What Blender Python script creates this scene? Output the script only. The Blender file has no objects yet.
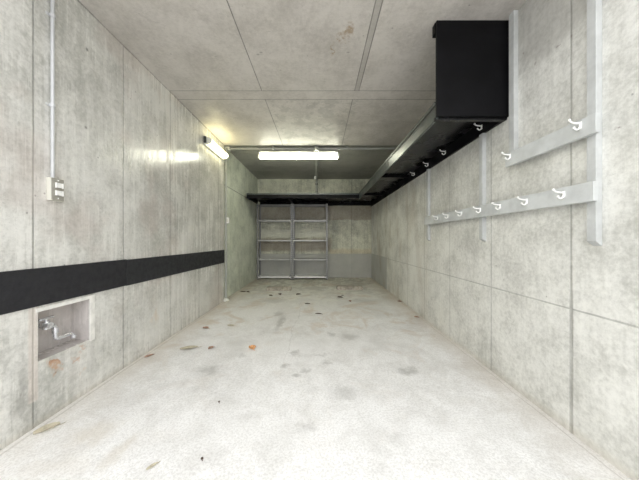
import bpy, bmesh, math, random
from mathutils import Vector, Matrix
random.seed(7)
sc = bpy.context.scene
COL = sc.collection
F = 250.0            # focal length in pixels of a 639 px wide frame
E = 0.99             # eye height
WL, WR, WLR = -1.502, 1.292, -1.535
CEIL = E + 1.495
BACK = 6.22
def fz(y): return 0.011 * (max(y, -0.3) - 1.3)
def floor_pt(px, py):
    u = (px - 319.5) / F; v = (py - 239.5) / F
    y = (E + 0.0143) / (v + 0.011)
    return Vector((u * y, y, fz(y)))

# ------------------------------------------------------------------ node helper
class NT:
    def __init__(s, name):
        s.mat = bpy.data.materials.new(name); s.mat.use_nodes = True
        s.nt = s.mat.node_tree; s.nt.nodes.clear()
        s.out = s.nt.nodes.new('ShaderNodeOutputMaterial')
        s.b = s.nt.nodes.new('ShaderNodeBsdfPrincipled')
        s.nt.links.new(s.b.outputs[0], s.out.inputs[0])
        s.geo = None
    def link(s, a, b): s.nt.links.new(a, b)
    def put(s, sock, v):
        if hasattr(v, 'links') or isinstance(v, bpy.types.NodeSocket): s.link(v, sock)
        elif isinstance(v, (tuple, list)) and len(v) == 3 and sock.type == 'RGBA': sock.default_value = (*v, 1)
        else: sock.default_value = v
    def pos(s):
        if s.geo is None:
            t = s.nt.nodes.new('ShaderNodeTexCoord'); s.geo = t.outputs['Object']
        return s.geo
    def xyz(s, v=None):
        n = s.nt.nodes.new('ShaderNodeSeparateXYZ'); s.link(v or s.pos(), n.inputs[0]); return n.outputs
    def comb(s, x, y, z):
        n = s.nt.nodes.new('ShaderNodeCombineXYZ')
        for i, v in enumerate((x, y, z)): s.put(n.inputs[i], v)
        return n.outputs[0]
    def m(s, op, a, b=0.0, c=0.0, clamp=False):
        n = s.nt.nodes.new('ShaderNodeMath'); n.operation = op; n.use_clamp = clamp
        s.put(n.inputs[0], a); s.put(n.inputs[1], b); s.put(n.inputs[2], c)
        return n.outputs[0]
    def vm(s, op, a, b):
        n = s.nt.nodes.new('ShaderNodeVectorMath'); n.operation = op
        s.put(n.inputs[0], a); s.put(n.inputs[1], b)
        return n.outputs['Value'] if op in ('DISTANCE', 'LENGTH') else n.outputs[0]
    def noise(s, scale, detail=4, rough=.6, vec=None, dist=0.0, color=False):
        n = s.nt.nodes.new('ShaderNodeTexNoise')
        s.link(vec if vec is not None else s.pos(), n.inputs['Vector'])
        n.inputs['Scale'].default_value = scale; n.inputs['Detail'].default_value = detail
        n.inputs['Roughness'].default_value = rough; n.inputs['Distortion'].default_value = dist
        return n.outputs['Color'] if color else n.outputs['Fac']
    def voro(s, scale, vec=None):
        n = s.nt.nodes.new('ShaderNodeTexVoronoi'); n.inputs['Scale'].default_value = scale
        s.link(vec if vec is not None else s.pos(), n.inputs['Vector']); return n.outputs['Distance']
    def mr(s, v, a, b, c=0.0, d=1.0):
        n = s.nt.nodes.new('ShaderNodeMapRange'); n.interpolation_type = 'SMOOTHSTEP'
        s.put(n.inputs['Value'], v)
        for k, x in zip(('From Min', 'From Max', 'To Min', 'To Max'), (a, b, c, d)): n.inputs[k].default_value = x
        return n.outputs[0]
    def mix(s, fac, a, b, mode='MIX'):
        n = s.nt.nodes.new('ShaderNodeMix'); n.data_type = 'RGBA'; n.blend_type = mode
        s.put(n.inputs[0], fac); s.put(n.inputs[6], a); s.put(n.inputs[7], b)
        return n.outputs[2]
    def bump(s, h, strength=.3, dist=.01):
        n = s.nt.nodes.new('ShaderNodeBump'); n.inputs['Strength'].default_value = strength
        n.inputs['Distance'].default_value = dist; s.put(n.inputs['Height'], h)
        s.link(n.outputs[0], s.b.inputs['Normal'])
    def finish(s, color, rough=.6, spec=.5):
        s.put(s.b.inputs['Base Color'], color); s.put(s.b.inputs['Roughness'], rough)
        s.b.inputs['Specular IOR Level'].default_value = spec
        return s.mat
    def rect(s, u, v, u0, u1, v0, v1, e=.01):
        a = s.m('MULTIPLY', s.mr(u, u0 - e, u0 + e), s.mr(u, u1 - e, u1 + e, 1, 0))
        b = s.m('MULTIPLY', s.mr(v, v0 - e, v0 + e), s.mr(v, v1 - e, v1 + e, 1, 0))
        return s.m('MULTIPLY', a, b)
    def periodic(s, u, u0, per, w):
        d = s.m('PINGPONG', s.m('SUBTRACT', u, u0), per / 2)
        return s.mr(d, w * .35, w, 1, 0)
    def one(s, u, u0, w):
        return s.mr(s.m('ABSOLUTE', s.m('SUBTRACT', u, u0)), w * .35, w, 1, 0)
    def addm(s, *ms):
        r = ms[0]
        for x in ms[1:]: r = s.m('MAXIMUM', r, x)
        return r
    def blob(s, p, r, w=None):          # p: 3 coords, r: 3 radii
        q = s.vm('DIVIDE', s.vm('SUBTRACT', w if w is not None else s.pos(), tuple(p)), tuple(r))
        return s.mr(s.vm('LENGTH', q, (0, 0, 0)), .12, 1.0, 1, 0)

def concrete(name, c_lo, c_hi, axis, lines=None, extra=None, streak=.5, rough=(.28, .5), spec=.5, pits=.75, linedark=.55):
    """cast concrete; axis 'x' = wall in the yz plane, 'y' = wall in xz, 'z' = ceiling"""
    s = NT(name); x, y, z = s.xyz()
    big = s.noise(.9, 5, .6); mid = s.noise(4.2, 6, .62, dist=.3); fine = s.noise(38, 5, .75)
    if axis == 'z': sv = s.vm('MULTIPLY', s.pos(), (3.0, .8, 1))
    else: sv = s.vm('MULTIPLY', s.pos(), (10.0, 10.0, .55))
    st = s.noise(2.2, 5, .65, vec=sv)
    f = s.m('ADD', s.m('MULTIPLY', s.m('SUBTRACT', big, .5), .9), s.m('MULTIPLY', s.m('SUBTRACT', mid, .5), 1.0))
    f = s.m('ADD', f, s.m('MULTIPLY', s.m('SUBTRACT', st, .5), .9 * streak))
    f = s.m('ADD', f, s.m('MULTIPLY', s.m('SUBTRACT', fine, .5), .95))
    f = s.mr(f, -.42, .30)
    col = s.mix(f, c_lo, c_hi)
    # dark run marks and pale lime runs
    if axis != 'z':
        rm = s.m('MULTIPLY', s.mr(s.noise(3.1, 3, .6, vec=sv), .60, .74), s.mr(s.noise(1.3, 3), .42, .6))
        col = s.mix(s.m('MULTIPLY', rm, .45 * streak), col, tuple(v * .45 for v in c_lo))
    # shallow scuffs and scratches
    sc_v = s.vm('MULTIPLY', s.pos(), (6, 6, 19) if axis != 'z' else (5, 16, 1))
    sf = s.m('MULTIPLY', s.mr(s.noise(2.6, 6, .75, vec=sc_v, dist=1.2), .60, .68), s.mr(s.noise(2.0, 3), .45, .62))
    col = s.mix(s.m('MULTIPLY', sf, .5), col, tuple(v * .6 for v in c_lo))
    # small blow holes
    vd = s.voro(11); pm = s.m('MULTIPLY', s.mr(vd, .03, .085, 1, 0), s.mr(s.noise(2.5, 2), .5, .62))
    col = s.mix(s.m('MULTIPLY', pm, pits), col, tuple(v * .5 for v in c_lo))
    hgt = s.m('ADD', s.m('MULTIPLY', fine, .30), s.m('MULTIPLY', mid, .6))
    hgt = s.m('ADD', hgt, s.m('MULTIPLY', st, 1.6 * streak))
    hgt = s.m('SUBTRACT', hgt, s.m('MULTIPLY', pm, .8))
    if lines:
        lm = lines(s, x, y, z)
        lm = s.m('MULTIPLY', lm, s.mr(s.noise(6, 3), .25, .6, .65, 1))
        col = s.mix(s.m('MULTIPLY', lm, linedark), col, tuple(v * .35 for v in c_lo))
        hgt = s.m('SUBTRACT', hgt, s.m('MULTIPLY', lm, 1.4))
    if extra: col = extra(s, x, y, z, col)
    s.bump(hgt, .28, .008)
    r = s.mr(s.m('ADD', s.m('MULTIPLY', s.noise(3.0, 4), .5), s.m('MULTIPLY', st, .5)), .38, .62, rough[0], rough[1])
    return s.finish(col, r, spec)

# ------------------------------------------------------------------ concrete materials
N0, N1, NZ0, NZ1, NX = 1.334, 1.633, E - .65, E - .385, -1.618
def L_left(s, x, y, z):
    return s.addm(s.periodic(y, 1.312, .602, .007), s.one(z, CEIL, .016))
def holes(s, pts, w=.02):
    return [s.blob(p, (.3, r, r)) for p, r in pts]
def x_left(s, x, y, z, col):
    def P(px, py, lat=-WL):
        d = F * lat / (319.5 - px); return (WL, d, E + (239.5 - py) * d / F)
    for px, py, r in ((87, 49, .017), (86, 127, .015), (98, 157, .008), (186, 130, .014), (192, 134, .012), (186, 176, .014), (192, 177, .012), (149, 158, .014)):
        col = s.mix(s.m('MULTIPLY', s.blob(P(px, py), (.3, r, r)), .8), col, (.10, .10, .09))
    w = s.vm('ADD', s.pos(), s.vm('MULTIPLY', s.vm('SUBTRACT', s.noise(14, 3, color=True), (.5, .5, .5)), (.0, .22, .22)))
    for px, py, ry, rz, c, k in ((53, 369, .035, .06, (.48, .27, .14), .7), (54, 364, .02, .03, (.36, .17, .08), .7), (76, 357, .025, .03, (.45, .22, .10), .6),
                                 (83, 349, .03, .025, (.45, .24, .12), .5), (85, 368, .02, .03, (.5, .35, .22), .35), (155, 316, .06, .09, (.62, .50, .38), .45)):
        col = s.mix(s.m('MULTIPLY', s.blob(P(px, py), (.3, ry, rz), w), k), col, c)
    col = s.mix(s.m('MULTIPLY', s.rect(y, z, N0 - .045, N0, NZ0 - .2, NZ1 + .03, .006), .5), col, (.66, .58, .52))
    col = s.mix(s.m('MULTIPLY', s.rect(y, x, N0 - .01, N1 + .01, -1.8, WL - .004, .003), .7), col, (.47, .43, .42))
    # darker damp streak below the niche, towards the floor
    col = s.mix(s.m('MULTIPLY', s.blob((WL, 1.275, .25), (.3, .055, .24), w), .38), col, (.20, .19, .175))
    col = s.mix(s.m('MULTIPLY', s.mr(z, .0, .05, 1, 0), .4), col, (.42, .38, .30))
    # faint pinkish / greenish cloudy patches
    pk = s.mr(s.noise(1.7, 3, vec=s.vm('ADD', s.pos(), (7, 3, 1))), .52, .7)
    col = s.mix(s.m('MULTIPLY', pk, .35), col, (.50, .42, .38))
    return col
def L_rear(s, x, y, z):
    return s.addm(s.one(z, E + .888, .012), s.m('MULTIPLY', s.periodic(y, 1.312, .602, .004), .5))
def L_right(s, x, y, z):
    a = s.periodic(y, 1.284, .597, .007)
    b = s.one(z, E - .354, .006)
    c = s.m('MULTIPLY', s.periodic(y, 1.284 + .3, .597, .004), .12)
    wide = s.m('MULTIPLY', s.one(y, 1.284, .013), s.mr(z, E - .35, E - .2, 1, 0))
    return s.addm(a, b, c, wide)
def x_right(s, x, y, z, col):
    g = s.rect(y, z, 4.80, 7, -1, E - .335, .01)
    col = s.mix(s.m('MULTIPLY', g, .85), col, (.43, .44, .43))
    br = s.m('MULTIPLY', s.mr(s.noise(2.6, 4, vec=s.vm('MULTIPLY', s.pos(), (1, 1.6, .5))), .45, .7), s.mr(y, 2.0, 4.2))
    col = s.mix(s.m('MULTIPLY', br, .45), col, (.33, .27, .19))
    # lintel shadow painted into the colour at the top of the wall, wavering edge
    t = s.m('ADD', z, s.m('MULTIPLY', s.m('SUBTRACT', s.noise(5, 3), .5), .25))
    col = s.mix(s.m('MULTIPLY', s.mr(t, E + 1.03, E + 1.12), .42), col, (.26, .25, .23))
    col = s.mix(s.m('MULTIPLY', s.mr(z, .0, .07, 1, 0), .35), col, (.50, .45, .36))
    w = s.vm('ADD', s.pos(), s.vm('MULTIPLY', s.vm('SUBTRACT', s.noise(14, 3, color=True), (.5, .5, .5)), (.0, .1, .1)))
    for px, py, r in ((535, 65, .013), (558, 46, .01), (571, 36, .012), (524, 52, .012), (525, 90, .008), (619, 127, .01), (500, 60, .008)):
        d = F * WR / (px - 319.5)
        col = s.mix(s.m('MULTIPLY', s.blob((WR, d, E + (239.5 - py) * d / F), (.3, r, r), w), .7), col, (.22, .18, .16))
    return col
def L_back(s, x, y, z):
    return s.addm(s.one(x, .80, .012), s.one(z, E - .345, .008), s.m('MULTIPLY', s.one(x, -.45, .01), .6), s.m('MULTIPLY', s.one(x, .12, .01), .4))
def x_back(s, x, y, z, col):
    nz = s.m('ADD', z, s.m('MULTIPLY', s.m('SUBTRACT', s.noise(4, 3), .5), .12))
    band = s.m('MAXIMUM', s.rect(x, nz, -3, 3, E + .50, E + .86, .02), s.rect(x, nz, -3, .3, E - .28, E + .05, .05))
    col = s.mix(s.m('MULTIPLY', band, .62), col, (.25, .20, .145))  # brown wall bands, deepened to paint in the shade around the rack shelves
    lite = s.rect(x, nz, -3, .25, E + .06, E + .26, .03)
    col = s.mix(s.m('MULTIPLY', lite, .6), col, (.62, .62, .54))
    oc = s.rect(x, nz, .25, 3, E - .34, E - .22, .04)
    col = s.mix(s.m('MULTIPLY', oc, .35), col, (.52, .40, .22))
    g = s.rect(x, z, -3, 3, -1, E - .345, .008)
    col = s.mix(s.m('MULTIPLY', g, .85), col, s.mix(s.noise(3, 3), (.31, .31, .30), (.44, .44, .42)))
    return col
def L_ceil(s, x, y, z):
    front = s.mr(y, 2.50, 2.51, 1, 0)
    a = s.one(y, 2.505, .006); b = s.one(y, 2.658, .006)
    lx = s.m('ADD', x, s.m('MULTIPLY', s.m('SUBTRACT', s.noise(1.5, 1), .5), .0))
    c = s.one(lx, -.578, .006)
    d = s.one(lx, .352, .006)
    e = s.m('MULTIPLY', s.one(lx, .395, .006), front)
    g = s.m('SUBTRACT', 1.0, s.rect(y, x, 2.51, 2.652, -5, 5, .002))
    return s.addm(a, b, s.m('MULTIPLY', s.addm(c, d, e), g))
def x_ceil(s, x, y, z, col):
    w = s.vm('ADD', s.pos(), s.vm('MULTIPLY', s.vm('SUBTRACT', s.noise(22, 4, color=True), (.5, .5, .5)), (.18, .18, 0)))
    def P(px, py):
        d = F * (CEIL - E) / (239.5 - py); return ((px - 319.5) * d / F, d, CEIL)
    for px, py, rx, ry in ((348, 30, .045, .07), (342, 38, .03, .05), (333, 49, .018, .10)):
        col = s.mix(s.m('MULTIPLY', s.blob(P(px, py), (rx, ry, .3), w), .7), col, (.30, .19, .08))
    for px, py in ((261, 52), (348, 52), (258, 54)):
        col = s.mix(s.m('MULTIPLY', s.blob(P(px, py), (.02, .014, .3)), .55), col, (.16, .15, .13))
    # patchy laitance on the second row of boards and a paler strip between the rows
    pt = s.m('MULTIPLY', s.mr(s.noise(6, 5, .7), .5, .56), s.rect(x, y, -.57, .42, 2.66, 3.98, .02))
    col = s.mix(s.m('MULTIPLY', pt, .32), col, (.27, .27, .25))
    col = s.mix(s.m('MULTIPLY', s.rect(y, x, .352, .395, -5, 5, .003), .0), col, (.3, .3, .28))
    gs = s.m('MULTIPLY', s.rect(x, y, .355, .392, -5, 2.5, .004), .35)
    col = s.mix(gs, col, (.22, .21, .19))
    return col

M = {}
M['wall_left'] = concrete('concrete_left', (.40, .40, .37), (.76, .755, .72), 'x', L_left, x_left, streak=.42, rough=(.12, .34), spec=.7, linedark=.6)
M['wall_rear'] = concrete('concrete_rear_left', (.42, .46, .385), (.79, .83, .72), 'x', L_rear, None, rough=(.3, .5), linedark=.8)
M['wall_right'] = concrete('concrete_right', (.46, .46, .425), (.80, .80, .76), 'x', L_right, x_right, streak=.4, rough=(.3, .55), linedark=.5)
M['wall_back'] = concrete('concrete_back', (.27, .275, .225), (.68, .685, .57), 'y', L_back, x_back, rough=(.4, .6))
M['ceil'] = concrete('concrete_ceiling', (.46, .435, .40), (.66, .63, .59), 'z', L_ceil, x_ceil, rough=(.40, .6), linedark=.85)
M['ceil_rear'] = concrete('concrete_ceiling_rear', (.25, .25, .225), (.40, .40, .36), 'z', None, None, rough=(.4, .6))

def floor_mat():
    s = NT('floor_concrete'); x, y, z = s.xyz()
    big = s.noise(.9, 5, .6, dist=.6); mid = s.noise(6, 6, .7, dist=.5); fine = s.noise(90, 3, .7); gr = s.noise(260, 2, .7)
    f = s.m('ADD', s.m('MULTIPLY', big, .5), s.m('MULTIPLY', mid, .5))
    col = s.mix(s.mr(f, .33, .60), (.70, .695, .68), (.89, .89, .885))
    g2 = s.m('ADD', s.m('MULTIPLY', fine, .6), s.m('MULTIPLY', gr, .4))
    col = s.mix(s.mr(g2, .40, .56), s.mix(.33, col, (.36, .35, .33)), col)
    # older, dirtier concrete towards the rear of the bay
    rr = s.mr(s.m('ADD', y, s.m('MULTIPLY', s.m('SUBTRACT', mid, .5), 2.4)), 2.9, 6.0)
    col = s.mix(s.m('MULTIPLY', rr, .68), col, s.mix(s.mr(s.noise(4.2, 6, .75, vec=s.vm('MULTIPLY', s.pos(), (1, .7, 1)), dist=1.2), .40, .60), (.36, .335, .26), (.74, .73, .62)))
    # brown dirt along both walls
    el = s.m('SUBTRACT', x, WL); er = s.m('SUBTRACT', WR, x)
    ed = s.m('MINIMUM', el, er)
    ed = s.m('ADD', ed, s.m('MULTIPLY', s.m('SUBTRACT', mid, .5), .45))
    col = s.mix(s.m('MULTIPLY', s.mr(ed, .0, .34, 1, 0), s.mr(y, 1.0, 3.2, .22, .5)), col, (.52, .45, .36))
    pk = s.m('MULTIPLY', s.mr(s.noise(2.2, 4, .65, dist=.8, vec=s.vm('ADD', s.pos(), (3, 9, 0))), .52, .66), s.mr(y, 1.4, 3.0, .12, 1))
    col = s.mix(s.m('MULTIPLY', pk, .5), col, (.58, .49, .40))
    w = s.vm('ADD', s.pos(), s.vm('MULTIPLY', s.vm('SUBTRACT', s.noise(9, 4, .7, color=True), (.5, .5, .5)), (.16, .22, 0)))
    for px, py, rx, ry, k in ((210, 368, .13, .12, .42), (296, 352, .05, .09, .42), (286, 365, .05, .05, .42), (296, 374, .05, .05, .45), (305, 369, .06, .05, .35),
                              (327, 362, .06, .05, .38), (407, 370, .12, .10, .50), (345, 392, .14, .10, .32), (306, 425, .07, .05, .30), (280, 322, .06, .40, .45),
                              (278, 314, .10, .18, .38), (350, 336, .16, .12, .34), (332, 334, .06, .10, .34), (318, 354, .12, .03, .30), (243, 355, .06, .05, .28),
                              (396, 440, .05, .05, .16), (275, 300, .3, .2, .22), (360, 300, .3, .2, .22)):
        p = floor_pt(px, py)
        col = s.mix(s.m('MULTIPLY', s.blob(p, (rx, ry, .5), w), k), col, (.23, .225, .205))
    # beige spill and its darker rim near the left wall
    for px, py, rx, ry, k in ((95, 432, .17, .14, .35), (118, 452, .06, .16, .30), (60, 465, .20, .10, .25)):
        p = floor_pt(px, py)
        col = s.mix(s.m('MULTIPLY', s.blob(p, (rx, ry, .5), w), k), col, (.58, .52, .42))
    # wandering joint along the foot of both walls
    wob = s.m('MULTIPLY', s.m('SUBTRACT', s.noise(3.5, 3), .5), .035)
    j = s.addm(s.one(s.m('ADD', x, wob), WR - .035, .005), s.one(s.m('ADD', x, wob), WL + .03, .008))
    col = s.mix(s.m('MULTIPLY', j, .3), col, (.24, .21, .17))
    # hairline crack
    c = s.one(s.m('ADD', x, s.m('MULTIPLY', s.m('SUBTRACT', s.noise(2.5, 5), .5), .18)), -.28, .003)
    c = s.m('MULTIPLY', c, s.rect(x, y, -1, 1, 2.1, 3.9, .2))
    col = s.mix(s.m('MULTIPLY', c, .35), col, (.25, .24, .22))
    s.bump(s.m('ADD', s.m('MULTIPLY', g2, .9), s.m('MULTIPLY', mid, .6)), .35, .006)
    return s.finish(col, s.mr(mid, .3, .7, .5, .75), .35)
M['floor'] = floor_mat()

def plain(name, col, rough=.5, metal=0.0, spec=.5, var=.12, scale=14, bump=.08, coat=0):
    s = NT(name); n = s.noise(scale, 4, .65)
    c = s.mix(s.mr(n, .3, .7), tuple(v * (1 - var) for v in col), tuple(min(1, v * (1 + var)) for v in col))
    s.b.inputs['Metallic'].default_value = metal
    if coat: s.b.inputs['Coat Weight'].default_value = coat
    if bump: s.bump(s.noise(scale * 5, 3), bump, .004)
    return s.finish(c, s.mr(s.noise(scale * .7, 3), .3, .7, rough * .85, min(1, rough * 1.2)), spec)
def emit(name, col, strength, base=(.9, .9, .9)):
    s = NT(name); s.b.inputs['Emission Color'].default_value = (*col, 1); s.b.inputs['Emission Strength'].default_value = strength
    return s.finish(base, .4)
M['black'] = plain('black_gloss_paint', (.007, .007, .008), .25, var=.3, scale=5, bump=.05, spec=.3)
M['black_panel'] = plain('black_painted_board', (.0035, .0035, .0045), .5, var=.3, scale=6, bump=.05, spec=.14)
M['edge'] = plain('dark_edge_band', (.026, .036, .032), .32, var=.5, scale=6, bump=.2, spec=1.0)
M['rubber'] = plain('charcoal_rubber', (.022, .022, .025), .65, var=.15, scale=40, bump=.15, spec=.3)
M['rubber2'] = plain('charcoal_rubber_far', (.026, .027, .030), .62, var=.15, scale=40, bump=.15, spec=.3)
M['greypaint'] = plain('pale_grey_painted_wood', (.56, .58, .575), .5, var=.10, scale=9, bump=.15)
M['greypost'] = plain('grey_painted_batten', (.52, .535, .53), .5, var=.12, scale=8, bump=.15)
M['white'] = plain('white_enamel', (.88, .88, .86), .25, var=.03, bump=0)
M['conduit'] = plain('galvanised_conduit', (.56, .57, .58), .4, metal=.1, var=.08, scale=8, bump=.03)
M['conduit_pale'] = plain('painted_conduit', (.38, .39, .36), .45, var=.10, scale=6, bump=.03)
M['beige'] = plain('beige_plastic', (.64, .63, .56), .4, var=.05, bump=0)
M['plate'] = plain('grey_switch_plate', (.33, .32, .28), .4, var=.06, bump=0)
M['rack'] = plain('grey_rack_steel', (.22, .22, .22), .4, metal=.25, var=.12, scale=8, bump=.03)
def upright_mat():
    s = NT('slotted_grey_steel'); x, y, z = s.xyz()
    slot = s.m('MULTIPLY', s.mr(s.m('PINGPONG', z, .025), .006, .009, 1, 0), s.addm(s.rect(x, z, .012, .022, 0, 2, .001), s.rect(x, z, .813, .823, 0, 2, .001)))
    slot = s.m('MULTIPLY', slot, s.mr(y, .0022, .0024, 1, 0))
    s.b.inputs['Metallic'].default_value = .25
    return s.finish(s.mix(slot, (.27, .27, .27), (.04, .04, .045)), .4)
M['upright'] = upright_mat()
M['rackshelf'] = plain('grey_rack_shelf_steel', (.46, .46, .46), .38, metal=.2, var=.10, scale=8, bump=.03)
M['rackbottom'] = plain('pale_rack_shelf_steel', (.88, .88, .90), .38, metal=.1, var=.06, scale=8, bump=.03)
M['darkmetal'] = plain('dark_cap', (.05, .055, .05), .4, bump=0)
M['chrome'] = plain('chrome', (.74, .75, .78), .25, metal=.75, var=.05, bump=0)
M['mortar'] = plain('pale_mortar_trim', (.80, .79, .75), .7, var=.12, scale=20, bump=.3)
M['trimwhite'] = plain('white_trim', (.80, .80, .78), .5, var=.05, scale=20, bump=.1)
M['caulk'] = plain('white_caulk', (.80, .80, .74), .8, var=.08, scale=30, bump=.3)
M['block'] = plain('worn_concrete_block', (.35, .32, .27), .85, var=.30, scale=18, bump=.5)
M['paper'] = plain('white_paper', (.85, .85, .82), .8, bump=0)
M['leaf_orange'] = plain('orange_leaf', (.62, .33, .15), .6, var=.35, scale=40)
M['leaf_brown'] = plain('dark_brown_leaf', (.075, .045, .03), .7, var=.3, scale=40)
M['leaf_red'] = plain('reddish_brown_leaf', (.36, .23, .17), .7, var=.3, scale=40)
M['leaf_tan'] = plain('tan_leaf', (.46, .42, .32), .7, var=.2, scale=40)
M['asphalt'] = plain('driveway_concrete', (.50, .50, .50), .9, var=.1, scale=2, bump=.2)
M['lamp_ceiling'] = emit('tube_light', (1.0, 1.0, .80), 25)
M['lamp_wall'] = emit('bracket_light', (1.0, .90, .50), 9.5)
M['hood'] = plain('white_lamp_housing', (.82, .83, .76), .35, var=.03, bump=0)

# ------------------------------------------------------------------ mesh helpers
def box(bm, x0, x1, y0, y1, z0, z1, bev=0.0, mat=None):
    r = bmesh.ops.create_cube(bm, size=1)
    vs = r['verts']
    for v in vs:
        v.co = Vector((x0 + (v.co.x + .5) * (x1 - x0), y0 + (v.co.y + .5) * (y1 - y0), z0 + (v.co.z + .5) * (z1 - z0)))
    if bev:
        es = list({e for v in vs for e in v.link_edges})
        r = bmesh.ops.bevel(bm, geom=es, offset=bev, segments=2, affect='EDGES', profile=.5)
def tube(bm, pts, r, seg=12, caps=True):
    pts = [Vector(p) for p in pts]; rings = []
    rs = r if isinstance(r, (list, tuple)) else [r] * len(pts)
    up = None
    for i, p in enumerate(pts):
        if i == 0: t = pts[1] - p
        elif i == len(pts) - 1: t = p - pts[i - 1]
        else: t = (pts[i + 1] - p).normalized() + (p - pts[i - 1]).normalized()
        t.normalize()
        if up is None:
            up = Vector((0, 0, 1)) if abs(t.z) < .9 else Vector((1, 0, 0))
        a = t.cross(up).normalized(); b = a.cross(t).normalized(); up = b
        rings.append([bm.verts.new(p + (a * math.cos(k * math.tau / seg) + b * math.sin(k * math.tau / seg)) * rs[i]) for k in range(seg)])
    for i in range(len(rings) - 1):
        for k in range(seg):
            bm.faces.new((rings[i][k], rings[i][(k + 1) % seg], rings[i + 1][(k + 1) % seg], rings[i + 1][k]))
    if caps:
        bm.faces.new(rings[0][::-1]); bm.faces.new(rings[-1])
def bend(pts, r=.02, n=5):
    pts = [Vector(p) for p in pts]; out = [pts[0]]
    for i in range(1, len(pts) - 1):
        a = (pts[i - 1] - pts[i]).normalized() * r; b = (pts[i + 1] - pts[i]).normalized() * r
        for k in range(n + 1):
            t = k / n; out.append(pts[i] + a * (1 - t) ** 2 + b * t ** 2)
    out.append(pts[-1]); return out
def prism(bm, poly, axis, a, b):
    """extrude a polygon (list of 2D) along an axis from a to b"""
    def P(q, t):
        if axis == 'x': return (t, q[0], q[1])
        if axis == 'y': return (q[0], t, q[1])
        return (q[0], q[1], t)
    v0 = [bm.verts.new(P(q, a)) for q in poly]; v1 = [bm.verts.new(P(q, b)) for q in poly]
    n = len(poly)
    for i in range(n): bm.faces.new((v0[i], v0[(i + 1) % n], v1[(i + 1) % n], v1[i]))
    bm.faces.new(v0[::-1]); bm.faces.new(v1)
def ball(bm, p, r, seg=12):
    bmesh.ops.create_uvsphere(bm, u_segments=seg, v_segments=8, radius=r, matrix=Matrix.Translation(p))
def obj(name, bm, mat, parent=None, smooth=False, loc=None):
    bmesh.ops.recalc_face_normals(bm, faces=bm.faces[:])
    me = bpy.data.meshes.new(name)
    if loc is not None: bmesh.ops.translate(bm, verts=bm.verts[:], vec=-Vector(loc))
    bm.to_mesh(me); bm.free()
    if smooth:
        for p in me.polygons: p.use_smooth = True
        try: me.set_sharp_from_angle(angle=math.radians(40))
        except Exception: pass
    me.materials.append(mat)
    o = bpy.data.objects.new(name, me); COL.objects.link(o)
    if loc is not None: o.location = loc
    if parent is not None: o.parent = parent
    return o
def B(): return bmesh.new()
def tag(o, label, cat, group=None, kind=None):
    o['label'] = label; o['category'] = cat
    if group: o['group'] = group
    if kind: o['kind'] = kind
    return o
def thing(name, loc, label, cat, group=None):
    o = bpy.data.objects.new(name, None); COL.objects.link(o); o.location = loc
    o.empty_display_size = .1
    return tag(o, label, cat, group)
def part(name, bm, mat, par, smooth=False):
    """bm is in world coordinates; the part is stored relative to its (unrotated) parent"""
    p = par; off = Vector((0, 0, 0))
    while p is not None: off += p.location; p = p.parent
    bmesh.ops.translate(bm, verts=bm.verts[:], vec=-off)
    return obj(name, bm, mat, par, smooth)
def partL(name, bm, mat, par, smooth=False): return obj(name, bm, mat, par, smooth)
def struct(name, bm, mat):
    o = obj(name, bm, mat); o['kind'] = 'structure'; o['label'] = STR[name][0]; o['category'] = STR[name][1]; return o
STR = {
 'floor': ('pale stained concrete floor of the parking bay', 'floor'),
 'wall_left': ('grey cast concrete wall on the left with board joints and a tap niche', 'wall'),
 'wall_rear_left': ('darker concrete wall on the left behind the floor-to-ceiling conduit', 'wall'),
 'wall_right': ('pale cast concrete wall on the right carrying the hook rails', 'wall'),
 'wall_back': ('stained concrete wall at the back behind the steel racks', 'wall'),
 'ceiling': ('grey concrete ceiling over the front of the bay with board marks', 'ceiling'),
 'ceiling_rear': ('dark concrete ceiling over the rear of the bay above the tube light', 'ceiling'),
 'driveway': ('concrete driveway outside the open end of the bay', 'driveway'),
 'trim_1': ('pale mortar border around the tap niche in the left wall', 'trim'),
}
Y0 = -0.35
TOP = CEIL + .25
# ------------------------------------------------------------------ shell
b = B()
ys = [Y0, 6.3]
prism(b, [(Y0, -.15), (6.4, -.15), (6.4, fz(6.4)), (-.3, fz(-.3)), (Y0, fz(Y0))], 'x', -1.75, 1.5)
struct('floor', b, M['floor'])
# left wall with the tap niche
N0, N1, NZ0, NZ1, NX = 1.334, 1.633, E - .65, E - .385, -1.618
b = B()
box(b, -1.75, WL, Y0, N0, -.1, TOP); box(b, -1.75, WL, N1, 3.93, -.1, TOP)
box(b, -1.75, WL, N0, N1, -.1, NZ0); box(b, -1.75, WL, N0, N1, NZ1, TOP); box(b, -1.75, NX, N0, N1, NZ0, NZ1)
struct('wall_left', b, M['wall_left'])
b = B(); box(b, -1.75, WLR, 3.93, 6.4, -.1, TOP); struct('wall_rear_left', b, M['wall_rear'])
b = B(); box(b, WR, 1.5, Y0, 6.4, -.1, TOP); struct('wall_right', b, M['wall_right'])
b = B(); box(b, WLR, WR, BACK, 6.4, -.1, TOP); struct('wall_back', b, M['wall_back'])
b = B(); box(b, WL, WR, .80, 3.95, CEIL, TOP); struct('ceiling', b, M['ceil'])
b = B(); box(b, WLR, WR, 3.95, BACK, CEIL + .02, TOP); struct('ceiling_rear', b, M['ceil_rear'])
b = B(); box(b, -9, 9, -14, Y0, -.15, fz(Y0)); struct('driveway', b, M['asphalt'])
# border of the niche
b = B()
t = .004
box(b, WL, WL + t, N1, N1 + .035, NZ0 - .012, NZ1 + .022, .001)
box(b, WL, WL + t, N0 - .012, N1, NZ1, NZ1 + .022, .001)
struct('trim_1', b, M['mortar'])

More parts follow.
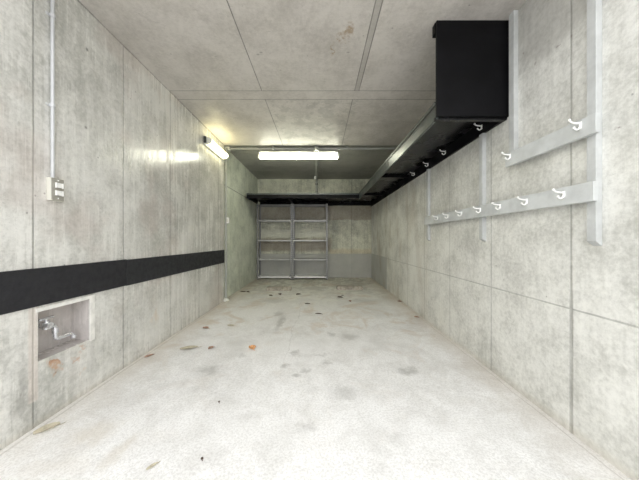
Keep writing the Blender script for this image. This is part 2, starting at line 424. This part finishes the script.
# ------------------------------------------------------------------ black guard strips on the left wall
b = B(); box(b, WL, WL + .010, Y0 + .01, 1.935, E - .352, E - .150, .002)
tag(obj('guard_strip', b, M['rubber'], loc=(WL, 1.0, E - .25)), 'wide black guard strip on the left wall, the near length above the tap niche', 'guard strip', 'black guard strips on the left wall')
b = B(); box(b, WL, WL + .010, 1.938, 3.925, E - .355, E - .154, .002)
tag(obj('guard_strip', b, M['rubber2'], loc=(WL, 3.0, E - .25)), 'black guard strip on the left wall, the far length ending at the floor-to-ceiling conduit', 'guard strip', 'black guard strips on the left wall')

# ------------------------------------------------------------------ conduit and switch box near left
t = thing('conduit_pipe', (WL, 1.385, E + .35), 'thin silver conduit running down the left wall into the switch box', 'conduit')
b = B(); tube(b, [(WL + .013, 1.395, E + .347), (WL + .013, 1.395, CEIL)], .009, 14); part('pipe', b, M['conduit'], t, True)
for z in (E + .75, E + 1.25):
    b = B(); tube(b, [(WL + .013, 1.395, z - .009), (WL + .013, 1.395, z + .009)], .0125, 14); box(b, WL, WL + .004, 1.370, 1.42, z - .008, z + .008, .001)
    part('pipe_clip', b, M['conduit'], t, True)
sx = WL
t = thing('switch_box', (sx, 1.41, E + .283), 'beige surface box with two white switches under the near conduit', 'switch')
b = B(); box(b, sx, sx + .026, 1.373, 1.443, E + .219, E + .347, .004); part('box_body', b, M['beige'], t)
b = B(); box(b, sx + .026, sx + .030, 1.374, 1.442, E + .221, E + .345, .002); pl = part('face_plate', b, M['plate'], t)
for z in (E + .306, E + .263):
    b = B(); box(b, sx + .040, sx + .034, 1.390, 1.426, z - .013, z + .013, .002); part('rocker', b, M['white'], t)
for z in (E + .234, E + .334):
    b = B(); tube(b, [(sx + .029, 1.408, z), (sx + .032, 1.408, z)], .0035, 10)
    part('screw', b, M['white'], pl)

# ------------------------------------------------------------------ tap in the niche
t = thing('water_tap', (NX, 1.43, E - .49), 'chrome wall tap with swivel spout inside the niche in the left wall', 'tap')
ty, tx, tz = 1.425, -1.562, E - .487
b = B(); tube(b, [(NX, ty, tz), (NX + .006, ty, tz)], .024, 20); part('flange', b, M['chrome'], t, True)
b = B(); tube(b, [(NX + .005, ty, tz), (NX + .025, ty, tz), (NX + .027, ty, tz), (tx + .03, ty, tz)], [.012, .012, .018, .018], 16)
tube(b, [(tx + .004, ty, tz - .02), (tx + .004, ty, tz + .026)], [.018, .016], 16); part('tap_body', b, M['chrome'], t, True)
b = B(); tube(b, [(tx + .004, ty, tz + .024), (tx + .004, ty, tz + .037)], .007, 12)
tube(b, [(tx + .002, ty - .032, tz + .040), (tx + .004, ty, tz + .039), (tx + .006, ty + .034, tz + .042)], [.007, .008, .007], 10)
ball(b, (tx + .006, ty + .034, tz + .042), .0065); ball(b, (tx + .002, ty - .032, tz + .040), .0065); part('handle', b, M['chrome'], t, True)
b = B(); tube(b, bend([(tx + .004, ty + .005, tz - .004), (tx + .004, ty + .045, tz - .012), (tx + .004, ty + .050, tz - .100), (tx + .006, ty + .150, tz - .098), (tx + .006, ty + .156, tz - .125)], .02), .0105, 12)
tube(b, [(tx + .004, ty + .048, tz - .03), (tx + .004, ty + .049, tz - .060)], .0150, 14)
tube(b, [(tx + .006, ty + .155, tz - .112), (tx + .006, ty + .157, tz - .130)], .0135, 12); part('spout', b, M['chrome'], t, True)

# ------------------------------------------------------------------ bracket lamp on the left wall
t = thing('wall_lamp', (WL, 3.55, E + 1.294), 'short lit bracket lamp high on the left wall just below the ceiling', 'lamp')
b = B(); prism(b, [(WL, E + 1.236), (WL + .022, E + 1.236), (WL + .030, E + 1.262), (WL + .030, E + 1.352), (WL, E + 1.352)], 'y', 3.245, 3.865); part('housing', b, M['hood'], t)
b = B(); poly = []
for k in range(11):
    a = -math.pi / 2 + math.pi * k / 10; poly.append((WL + .032 + .066 * max(0, math.cos(a)), E + 1.296 + .046 * math.sin(a)))
prism(b, poly, 'y', 3.268, 3.845); part('diffuser', b, M['lamp_wall'], t, True)
for y0, y1 in ((3.25, 3.268), (3.845, 3.862)):
    b = B(); prism(b, [(WL + .03 + (q[0] - WL - .03) * 1.03, q[1]) for q in poly], 'y', y0, y1); part('end_cap', b, M['hood'], t)

b = B(); box(b, WL, WL + .034, 3.236, 3.249, E + 1.262, E + 1.345, .003); part('end_bracket', b, M['darkmetal'], t)
# ------------------------------------------------------------------ tube light on the ceiling
ly, lz = 4.15, E + 1.405
t = thing('ceiling_light', (-.345, ly, CEIL), 'long lit white tube light across the ceiling in front of the rear shelf', 'lamp')
x0, x1 = -1.02, .33
b = B(); prism(b, [(ly - .035, CEIL + .02), (ly + .035, CEIL + .02), (ly + .10, E + 1.425), (ly - .10, E + 1.425)], 'x', x0 + .03, x1 - .03); part('housing', b, M['hood'], t)
for xa, xb in ((x0, x0 + .04), (x1 - .04, x1)):
    b = B(); box(b, xa, xb, ly - .026, ly + .026, E + 1.36, E + 1.43, .006); part('lamp_holder', b, M['hood'], t)
b = B(); tube(b, [(x0 + .035, ly, E + 1.378), (x1 - .035, ly, E + 1.378)], .033, 16); part('tube', b, M['lamp_ceiling'], t, True)

# ------------------------------------------------------------------ conduits of the rear
r = .019
t = thing('conduit_pipe', (WLR, 4.0, 1.0), 'pale conduit crossing the ceiling and coming down the left wall to the floor', 'conduit')
pz = CEIL - .022
b = B(); tube(b, bend([(WR - .005, 4.03, pz), (-1.482, 4.03, pz), (-1.482, 3.975, pz - .03), (-1.482, 3.96, pz - .2), (-1.482, 3.96, fz(3.96) + .01)], .025), r, 14); part('pipe', b, M['conduit_pale'], t, True)
b = B(); tube(b, [(-.05, 4.03, CEIL - .058), (-.05, 4.03, CEIL + .005)], .042, 18); part('junction_box', b, M['conduit_pale'], t, True)
b = B(); box(b, -1.52, -1.44, 3.99, 4.06, CEIL - .06, CEIL, .006); part('corner_box', b, M['hood'], t)
for x in (-.75, .45):
    b = B(); box(b, x - .012, x + .012, 4.0, 4.06, CEIL - .045, CEIL + .018, .003); part('pipe_clip', b, M['conduit_pale'], t)
z0 = fz(3.96)
b = B(); bmesh.ops.create_icosphere(b, subdivisions=3, radius=.055, matrix=Matrix.Translation((-1.482, 3.955, z0 + .012)) @ Matrix.Diagonal((.9, 1, .55, 1)))
for v in b.verts: v.co += Vector((random.uniform(-1, 1), random.uniform(-1, 1), random.uniform(-1, 1))) * .006
part('sealant_foot', b, M['caulk'], t, True)
t = thing('conduit_switch', (-1.455, 3.94, E + .31), 'small white switch box on the tall conduit at the left', 'switch')
b = B(); box(b, -1.462, -1.425, 3.925, 3.97, E + .26, E + .355, .004); part('box_body', b, M['white'], t)
b = B(); box(b, -1.455, -1.432, 3.919, 3.925, E + .285, E + .33, .002); part('button', b, M['beige'], t)

t = thing('conduit_pipe', (-.07, 6.18, E + 1.0), 'grey conduit running back along the ceiling and down the back wall', 'conduit')
b = B(); tube(b, bend([(-.05, 4.26, CEIL), (-.05, 4.8, CEIL), (-.07, 6.19, CEIL - .0), (-.07, 6.19, E + .955)], .04), .027, 12); part('pipe', b, M['conduit_pale'], t, True)
b = B(); box(b, -.10, -.04, 6.165, 6.22, E + 1.36, E + 1.40, .004); part('pipe_clip', b, M['darkmetal'], t)
b = B(); box(b, -.095, -.045, 6.165, 6.22, E + 1.19, E + 1.215, .004); part('pipe_clip', b, M['darkmetal'], t)
t = thing('pull_switch', (-.105, 5.6, CEIL), 'tiny white pull switch hanging beside the ceiling conduit at the back', 'switch')
b = B(); tube(b, [(-.10, 5.6, E + 1.43), (-.10, 5.6, CEIL + .02)], .004, 8); part('cord', b, M['conduit_pale'], t, True)
b = B(); tube(b, [(-.10, 5.6, E + 1.355), (-.10, 5.6, E + 1.37), (-.10, 5.6, E + 1.42), (-.10, 5.6, E + 1.435)], [.010, .021, .021, .010], 12); part('grip', b, M['white'], t, True)

# ------------------------------------------------------------------ black L-shaped overhead shelf
SB, ST = E + .83, E + .93
XI, YF, YB = .80, 1.70, 5.06
t = thing('overhead_shelf', (1.0, 3.5, SB), 'black L-shaped overhead shelf along the right and back walls', 'shelf')
b = B(); box(b, XI + .018, WR, YF + .018, BACK, ST, ST + .018); part('shelf_board', b, M['black'], t)
b = B(); box(b, -1.475, XI + .017, YB + .018, BACK, ST, ST + .018); part('shelf_board', b, M['black'], t)
b = B(); box(b, XI, XI + .018, YF + .018, YB + .018, SB, ST + .012, .002); part('fascia_board', b, M['edge'], t)
b = B(); box(b, -1.475, XI, YB, YB + .018, SB + .02, ST + .016, .002); part('fascia_board', b, M['black_panel'], t)
b = B(); box(b, -1.475, XI, YB - .008, YB + .0, ST - .012, ST + .018, .002); part('edge_strip', b, M['edge'], t)
b = B(); box(b, XI - .008, XI, YF + .02, YB - .008, ST - .005, ST + .022, .002); part('edge_strip', b, M['darkmetal'], t)
b = B(); box(b, WR - .022, WR, YF + .02, BACK - .02, SB, ST, .002); part('wall_ledger', b, M['black_panel'], t)
b = B(); box(b, -1.475, WR - .022, BACK - .02, BACK, E + .855, ST, .002); part('wall_ledger', b, M['black_panel'], t)
for y in (1.80, 3.57, 5.0):
    b = B(); box(b, XI + .018, WR - .022, y, y + .035, ST - .03, ST, .002); part('cross_batten', b, M['black_panel'], t)
for x in (-1.475, -.64):
    b = B(); box(b, x, x + .03, YB + .018, 5.86, SB + .02, ST, .002); part('cross_batten', b, M['black_panel'], t)
b = B(); box(b, XI - .003, WR, YF, YF + .018, SB + .012, CEIL, .002); part('end_panel', b, M['black_panel'], t)
b = B(); box(b, XI - .0, WR - .002, YF + .0185, YF + .05, SB - .004, SB + .02, .002); part('bottom_rail', b, M['black'], t)
b = B(); box(b, XI - .006, XI + .03, YF + .019, YF + .06, CEIL - .075, CEIL, .002); part('cleat', b, M['black_panel'], t)

# ------------------------------------------------------------------ battens and hook rails on the right wall
BX = 1.262
def batten(y0, y1, z0, z1, label, taper=True):
    b = B()
    # lower end cut on a slant
    prism(b, [(WR, z0 - .0), (WR, z1), (BX, z1), (BX, z0 + (.022 if taper else 0))], 'y', y0, y1)
    bmesh.ops.bevel(b, geom=b.edges[:], offset=.0015, segments=1, affect='EDGES')
    tag(obj('wall_batten', b, M['greypost'], loc=(WR, (y0 + y1) / 2, z0)), label, 'batten', 'grey upright battens on the right wall')
batten(1.141, 1.182, E - .028, CEIL, 'wide pale grey upright batten nearest the camera, running up to the ceiling')
batten(1.623, 1.668, E + .50, CEIL, 'grey upright batten beside the black end panel, standing above the short hook rail', False)
batten(1.936, 1.978, E - .012, SB, 'grey upright batten crossing the middle of the long hook rail')
batten(2.912, 2.952, E - .012, SB, 'grey upright batten at the far end of the long hook rail')
def rail(y0, y1, z0, z1, label):
    b = B(); box(b, 1.240, BX, y0, y1, z0, z1, .002)
    tag(obj('hook_rail', b, M['greypaint'], loc=(BX, (y0 + y1) / 2, (z0 + z1) / 2)), label, 'rail', 'grey hook rails on the right wall')
rail(1.132, 2.955, E + .178, E + .268, 'long pale grey hook rail with seven white hooks, the lower one')
rail(1.122, 1.670, E + .485, E + .573, 'short pale grey hook rail with two white hooks, the upper one')

def make_hook():
    root = bpy.data.objects.new('coat_hook', None); COL.objects.link(root); root.empty_display_size = .03
    b = B(); box(b, -.003, 0, -.006, .006, -.020, .014, .001); partL('back_plate', b, M['white'], root)
    b = B(); pts = [(-.002, 0, .006), (-.014, 0, .006), (-.032, 0, .007), (-.046, 0, .011), (-.054, 0, .020)]
    tube(b, pts, [.0055, .005, .0045, .0042, .004], 10); ball(b, Vector(pts[-1]), .0068, 10); partL('upper_prong', b, M['white'], root, True)
    b = B(); pts = [(-.004, 0, .004), (-.003, 0, -.010), (-.009, 0, -.021), (-.019, 0, -.025), (-.028, 0, -.021), (-.032, 0, -.015)]
    tube(b, pts, [.0055, .005, .0045, .0043, .004, .004], 10); ball(b, Vector(pts[-1]), .0058, 10); partL('lower_prong', b, M['white'], root, True)
    return root
def copy_tree(o):
    c = o.copy(); COL.objects.link(c)
    for ch in list(o.children):
        k = ch.copy(); COL.objects.link(k); k.parent = c
    return c
proto = make_hook(); first = True
def hook(x, y, z, label, group, s=1.0):
    global first
    h = proto if first else copy_tree(proto); first = False
    h.location = (x, y, z); h.scale = (s, s, s); tag(h, label, 'hook', group)
G1, G2, G3 = 'white hooks on the long lower rail', 'white hooks on the short upper rail', 'white hooks under the black shelf'
low = [(1.267, 'white hook on the long lower rail, nearest the camera'),
       (1.494, 'white hook on the long lower rail, second from the near end'),
       (1.714, 'white hook on the long lower rail, third from the near end'),
       (1.925, 'middle one of the seven white hooks on the long lower rail'),
       (2.181, 'white hook on the long lower rail, third from the far end'),
       (2.409, 'white hook on the long lower rail, second from the far end'),
       (2.620, 'white hook on the long lower rail, furthest from the camera')]
for y, l in low: hook(1.240, y, E + .235, l, G1)
hook(1.240, 1.187, E + .548, 'larger white hook on the short upper rail, near end', G2, 1.0)
hook(1.240, 1.625, E + .548, 'white hook at the far tip of the short upper rail', G2, 1.0)
for y, l in ((1.954, 'white hook under the black shelf, nearest its end panel'), (2.518, 'white hook under the black shelf, second from its end panel'),
             (2.92, 'white hook under the black shelf, third from its end panel'), (3.34, 'white hook under the black shelf, furthest from its end panel')):
    hook(WR - .0225, y, E + .886, l, G3, 1.05)

# ------------------------------------------------------------------ steel racks
def make_rack():
    root = bpy.data.objects.new('steel_rack', None); COL.objects.link(root)
    W, D, H = .835, .27, 1.80
    for sx_ in (0, 1):
        for sy_ in (0, 1):
            b = B(); x = sx_ * W; y = sy_ * D; dx = 1 if sx_ == 0 else -1; dy = 1 if sy_ == 0 else -1
            box(b, min(x, x + dx * .036), max(x, x + dx * .036), min(y, y + dy * .002), max(y, y + dy * .002), .004, H)
            box(b, min(x, x + dx * .002), max(x, x + dx * .002), min(y, y + dy * .036), max(y, y + dy * .036), .004, H)
            up = partL('upright', b, M['upright'], root)
            b = B(); box(b, min(x, x + dx * .04) - .002, max(x, x + dx * .04) + .002, min(y, y + dy * .04) - .002, max(y, y + dy * .04) + .002, 0, .012, .002); partL('foot', b, M['darkmetal'], up)
    for i, z in enumerate((.075, .49, .94, 1.41, 1.782)):
        b = B(); th = .032
        box(b, .004, W - .004, .003, D - .003, z - .002, z, 0)
        box(b, .004, W - .004, .0025, .0045, z - th, z); box(b, .004, W - .004, D - .0045, D - .0025, z - th, z)
        box(b, .003, .005, .004, D - .004, z - th, z); box(b, W - .005, W - .003, .004, D - .004, z - th, z)
        box(b, .004, W - .004, .0045, .016, z - th, z - th + .002)
        partL('shelf', b, M['rackbottom'] if i == 0 else (M['rack'] if i == 4 else M['rackshelf']), root)
        if i in (0, 4):
            for x, dx in ((.036, 1), (W - .036, -1)):
                b = B(); s_ = 1 if i == 0 else -1
                zz = z if i == 0 else z - th
                prism(b, [(x, zz), (x + dx * .05, zz), (x, zz + s_ * .05)], 'y', -.0005, .0015); partL('gusset', b, M['rack'], root)
    return root
rk = make_rack(); rz = fz(5.92) + .0005
tag(rk, 'empty grey five-tier steel rack at the back wall, the left one', 'rack', 'steel racks at the back wall')
rk.location = (-1.485, 5.915, rz)
c = rk.copy(); COL.objects.link(c)
for ch in list(rk.children):
    k = ch.copy(); COL.objects.link(k); k.parent = c
    for g in ch.children:
        q = g.copy(); COL.objects.link(q); q.parent = k
c.location = (-.640, 5.915, rz)
tag(c, 'empty grey five-tier steel rack at the back wall, the right one', 'rack', 'steel racks at the back wall')

# ------------------------------------------------------------------ wheel stops
def stop(px0, px1, py, hgt, label):
    p0 = floor_pt(px0, py); p1 = floor_pt(px1, py); y = p0.y
    b = B(); w = p1.x - p0.x; z = p0.z
    prism(b, [(y, z - .002), (y + .14, z - .002), (y + .12, z + hgt), (y + .025, z + hgt)], 'x', p0.x, p1.x)
    bmesh.ops.bevel(b, geom=b.edges[:], offset=.006, segments=2, affect='EDGES')
    bmesh.ops.subdivide_edges(b, edges=b.edges[:], cuts=2, use_grid_fill=True)
    for v in b.verts:
        if v.co.z > z + .01: v.co += Vector((random.uniform(-1, 1), random.uniform(-1, 1), random.uniform(-1, 1))) * .002
    tag(obj('wheel_stop', b, M['block'], loc=((p0.x + p1.x) / 2, y, z)), label, 'wheel stop', 'low concrete wheel stops')
stop(266, 291, 290.5, .062, 'low worn concrete wheel stop on the floor before the left rack')
stop(337, 363, 289.5, .062, 'low worn concrete wheel stop on the floor right of the racks')

# ------------------------------------------------------------------ leaves and litter
def leaf(px, py, L, W, rot, mat, label, name='fallen_leaf', cat='leaf', curl=.25, group='dry leaves on the floor'):
    p = floor_pt(px, py); b = B(); n = 8; rows = []
    rd = random.Random(int(px * 7 + py))
    for i in range(n + 1):
        t = i / n; w = W / 2 * (math.sin(math.pi * min(1, t * .94 + .04)) ** .75) * (1 + rd.uniform(-.15, .15))
        row = []
        for j in range(5):
            s_ = (j - 2) / 2
            zz = .004 + curl * W * (s_ * s_) * (.6 + .4 * math.sin(3 * t)) + curl * L * .35 * (t - .5) ** 2
            row.append(b.verts.new((s_ * w, (t - .5) * L, zz)))
        rows.append(row)
    for i in range(n):
        for j in range(4): b.faces.new((rows[i][j], rows[i][j + 1], rows[i + 1][j + 1], rows[i + 1][j]))
    r = bmesh.ops.extrude_face_region(b, geom=b.faces[:])
    bmesh.ops.translate(b, verts=[v for v in r['geom'] if isinstance(v, bmesh.types.BMVert)], vec=(0, 0, .0015))
    tube(b, [(0, -L * .5, .005), (L * .04, -L * .62, .004), (L * .1, -L * .75, .003)], .0015, 6)
    zmin = min(v.co.z for v in b.verts); bmesh.ops.translate(b, verts=b.verts[:], vec=(0, 0, -zmin))
    o = obj(name, b, M[mat], smooth=True); o.location = p + Vector((0, 0, .0005)); o.rotation_euler = (math.atan(.011), 0, rot)
    tag(o, label, cat, group); return o
leaf(252, 348, .075, .065, .6, 'leaf_orange', 'curled bright orange leaf in the middle of the floor')
leaf(205.5, 328, .075, .05, 1.3, 'leaf_red', 'reddish brown leaf near the left wall, furthest of the left group')
leaf(230.5, 325.5, .07, .035, 1.5, 'leaf_tan', 'faint tan leaf lying in line with the far end of the guard strip')
leaf(189, 348, .15, .07, 1.9, 'leaf_tan', 'broad flat tan leaf lying between the left wall and the orange leaf', curl=.10)
leaf(211, 348, .055, .04, 2.6, 'leaf_red', 'small reddish leaf just right of the broad tan leaf')
leaf(149, 356, .07, .03, 2.6, 'leaf_red', 'small brown leaf against the foot of the left wall')
leaf(47, 430, .095, .04, 2.45, 'leaf_tan', 'long twisted dry leaf near the left wall below the tap niche', curl=.45)
leaf(152, 467, .045, .014, 2.5, 'leaf_tan', 'thin tan leaf sliver at the front of the floor', curl=.4)
leaf(219, 402, .016, .012, .5, 'leaf_brown', 'tiny dark crumb on the pale floor in front of the orange leaf')
leaf(202, 459, .014, .011, .5, 'leaf_brown', 'tiny dark crumb at the very front of the floor')
leaf(280, 294.2, .085, .06, .3, 'leaf_brown', 'dark leaf before the left wheel stop, the middle one of three')
leaf(270.5, 295.3, .07, .045, 1.2, 'leaf_brown', 'dark leaf before the left wheel stop, the leftmost of three')
leaf(298.3, 294.2, .085, .06, 2.0, 'leaf_brown', 'dark leaf on the floor between the two wheel stops')
leaf(307.4, 303.6, .08, .035, 1.5, 'leaf_brown', 'dark narrow leaf on the floor some way before the racks')
leaf(318.4, 313.6, .08, .03, 1.4, 'leaf_brown', 'thin dark leaf in the centre of the floor, the nearest dark one')
leaf(340, 297, .09, .05, 1.0, 'leaf_brown', 'dark leaf on the floor in front of the right wheel stop')
leaf(350, 301, .07, .045, .3, 'leaf_red', 'reddish leaf on the floor a little before the right wheel stop')
leaf(342.5, 295.3, .05, .025, 2.1, 'leaf_brown', 'tiny dark leaf touching the leaf before the right wheel stop')
leaf(243, 291.5, .09, .04, 1.7, 'leaf_brown', 'dark leaf beside the left wall near the racks, the left of a pair')
leaf(248, 291.8, .07, .05, 1.0, 'leaf_brown', 'dark leaf beside the left wall near the racks, the right of a pair')
leaf(399.6, 301.3, .06, .045, 1.2, 'leaf_red', 'small dark red leaf at the foot of the right wall')
leaf(416.5, 317, .055, .04, 1.0, 'leaf_red', 'small reddish leaf at the foot of the right wall, the nearer one')
leaf(324, 289.7, .10, .05, 1.5, 'paper', 'small white paper scrap on the floor between the wheel stops', name='paper_scrap', cat='paper', curl=.15, group='paper scraps')
del_ = None

# ------------------------------------------------------------------ camera, sky, view
cam = bpy.data.cameras.new('camera'); co = bpy.data.objects.new('camera', cam); COL.objects.link(co)
co.location = (0, 0, E); co.rotation_euler = (math.radians(90), 0, 0)
cam.sensor_width = 36; cam.lens = 36 * F / 639; cam.clip_start = .02
sc.camera = co
w = bpy.data.worlds.new('sky'); sc.world = w; w.use_nodes = True
nt = w.node_tree; nt.nodes.clear()
bg = nt.nodes.new('ShaderNodeBackground'); o = nt.nodes.new('ShaderNodeOutputWorld')
tc = nt.nodes.new('ShaderNodeTexCoord'); sp = nt.nodes.new('ShaderNodeSeparateXYZ'); rp = nt.nodes.new('ShaderNodeValToRGB')
nt.links.new(tc.outputs['Generated'], sp.inputs[0]); nt.links.new(sp.outputs['Z'], rp.inputs[0])
rp.color_ramp.elements[0].color = (.87, .87, .87, 1); rp.color_ramp.elements[1].color = (.99, .99, 1.0, 1)
nt.links.new(rp.outputs[0], bg.inputs[0]); bg.inputs[1].default_value = 3.5
nt.links.new(bg.outputs[0], o.inputs[0])
sc.view_settings.view_transform = 'Standard'; sc.view_settings.look = 'None'
sc.view_settings.exposure = 0.0; sc.view_settings.gamma = 1.0; sc.view_settings.use_curve_mapping = False
sc.cycles.max_bounces = 10; sc.cycles.diffuse_bounces = 8
sc.cycles.use_denoising = True
sc.cycles.sample_clamp_indirect = 8
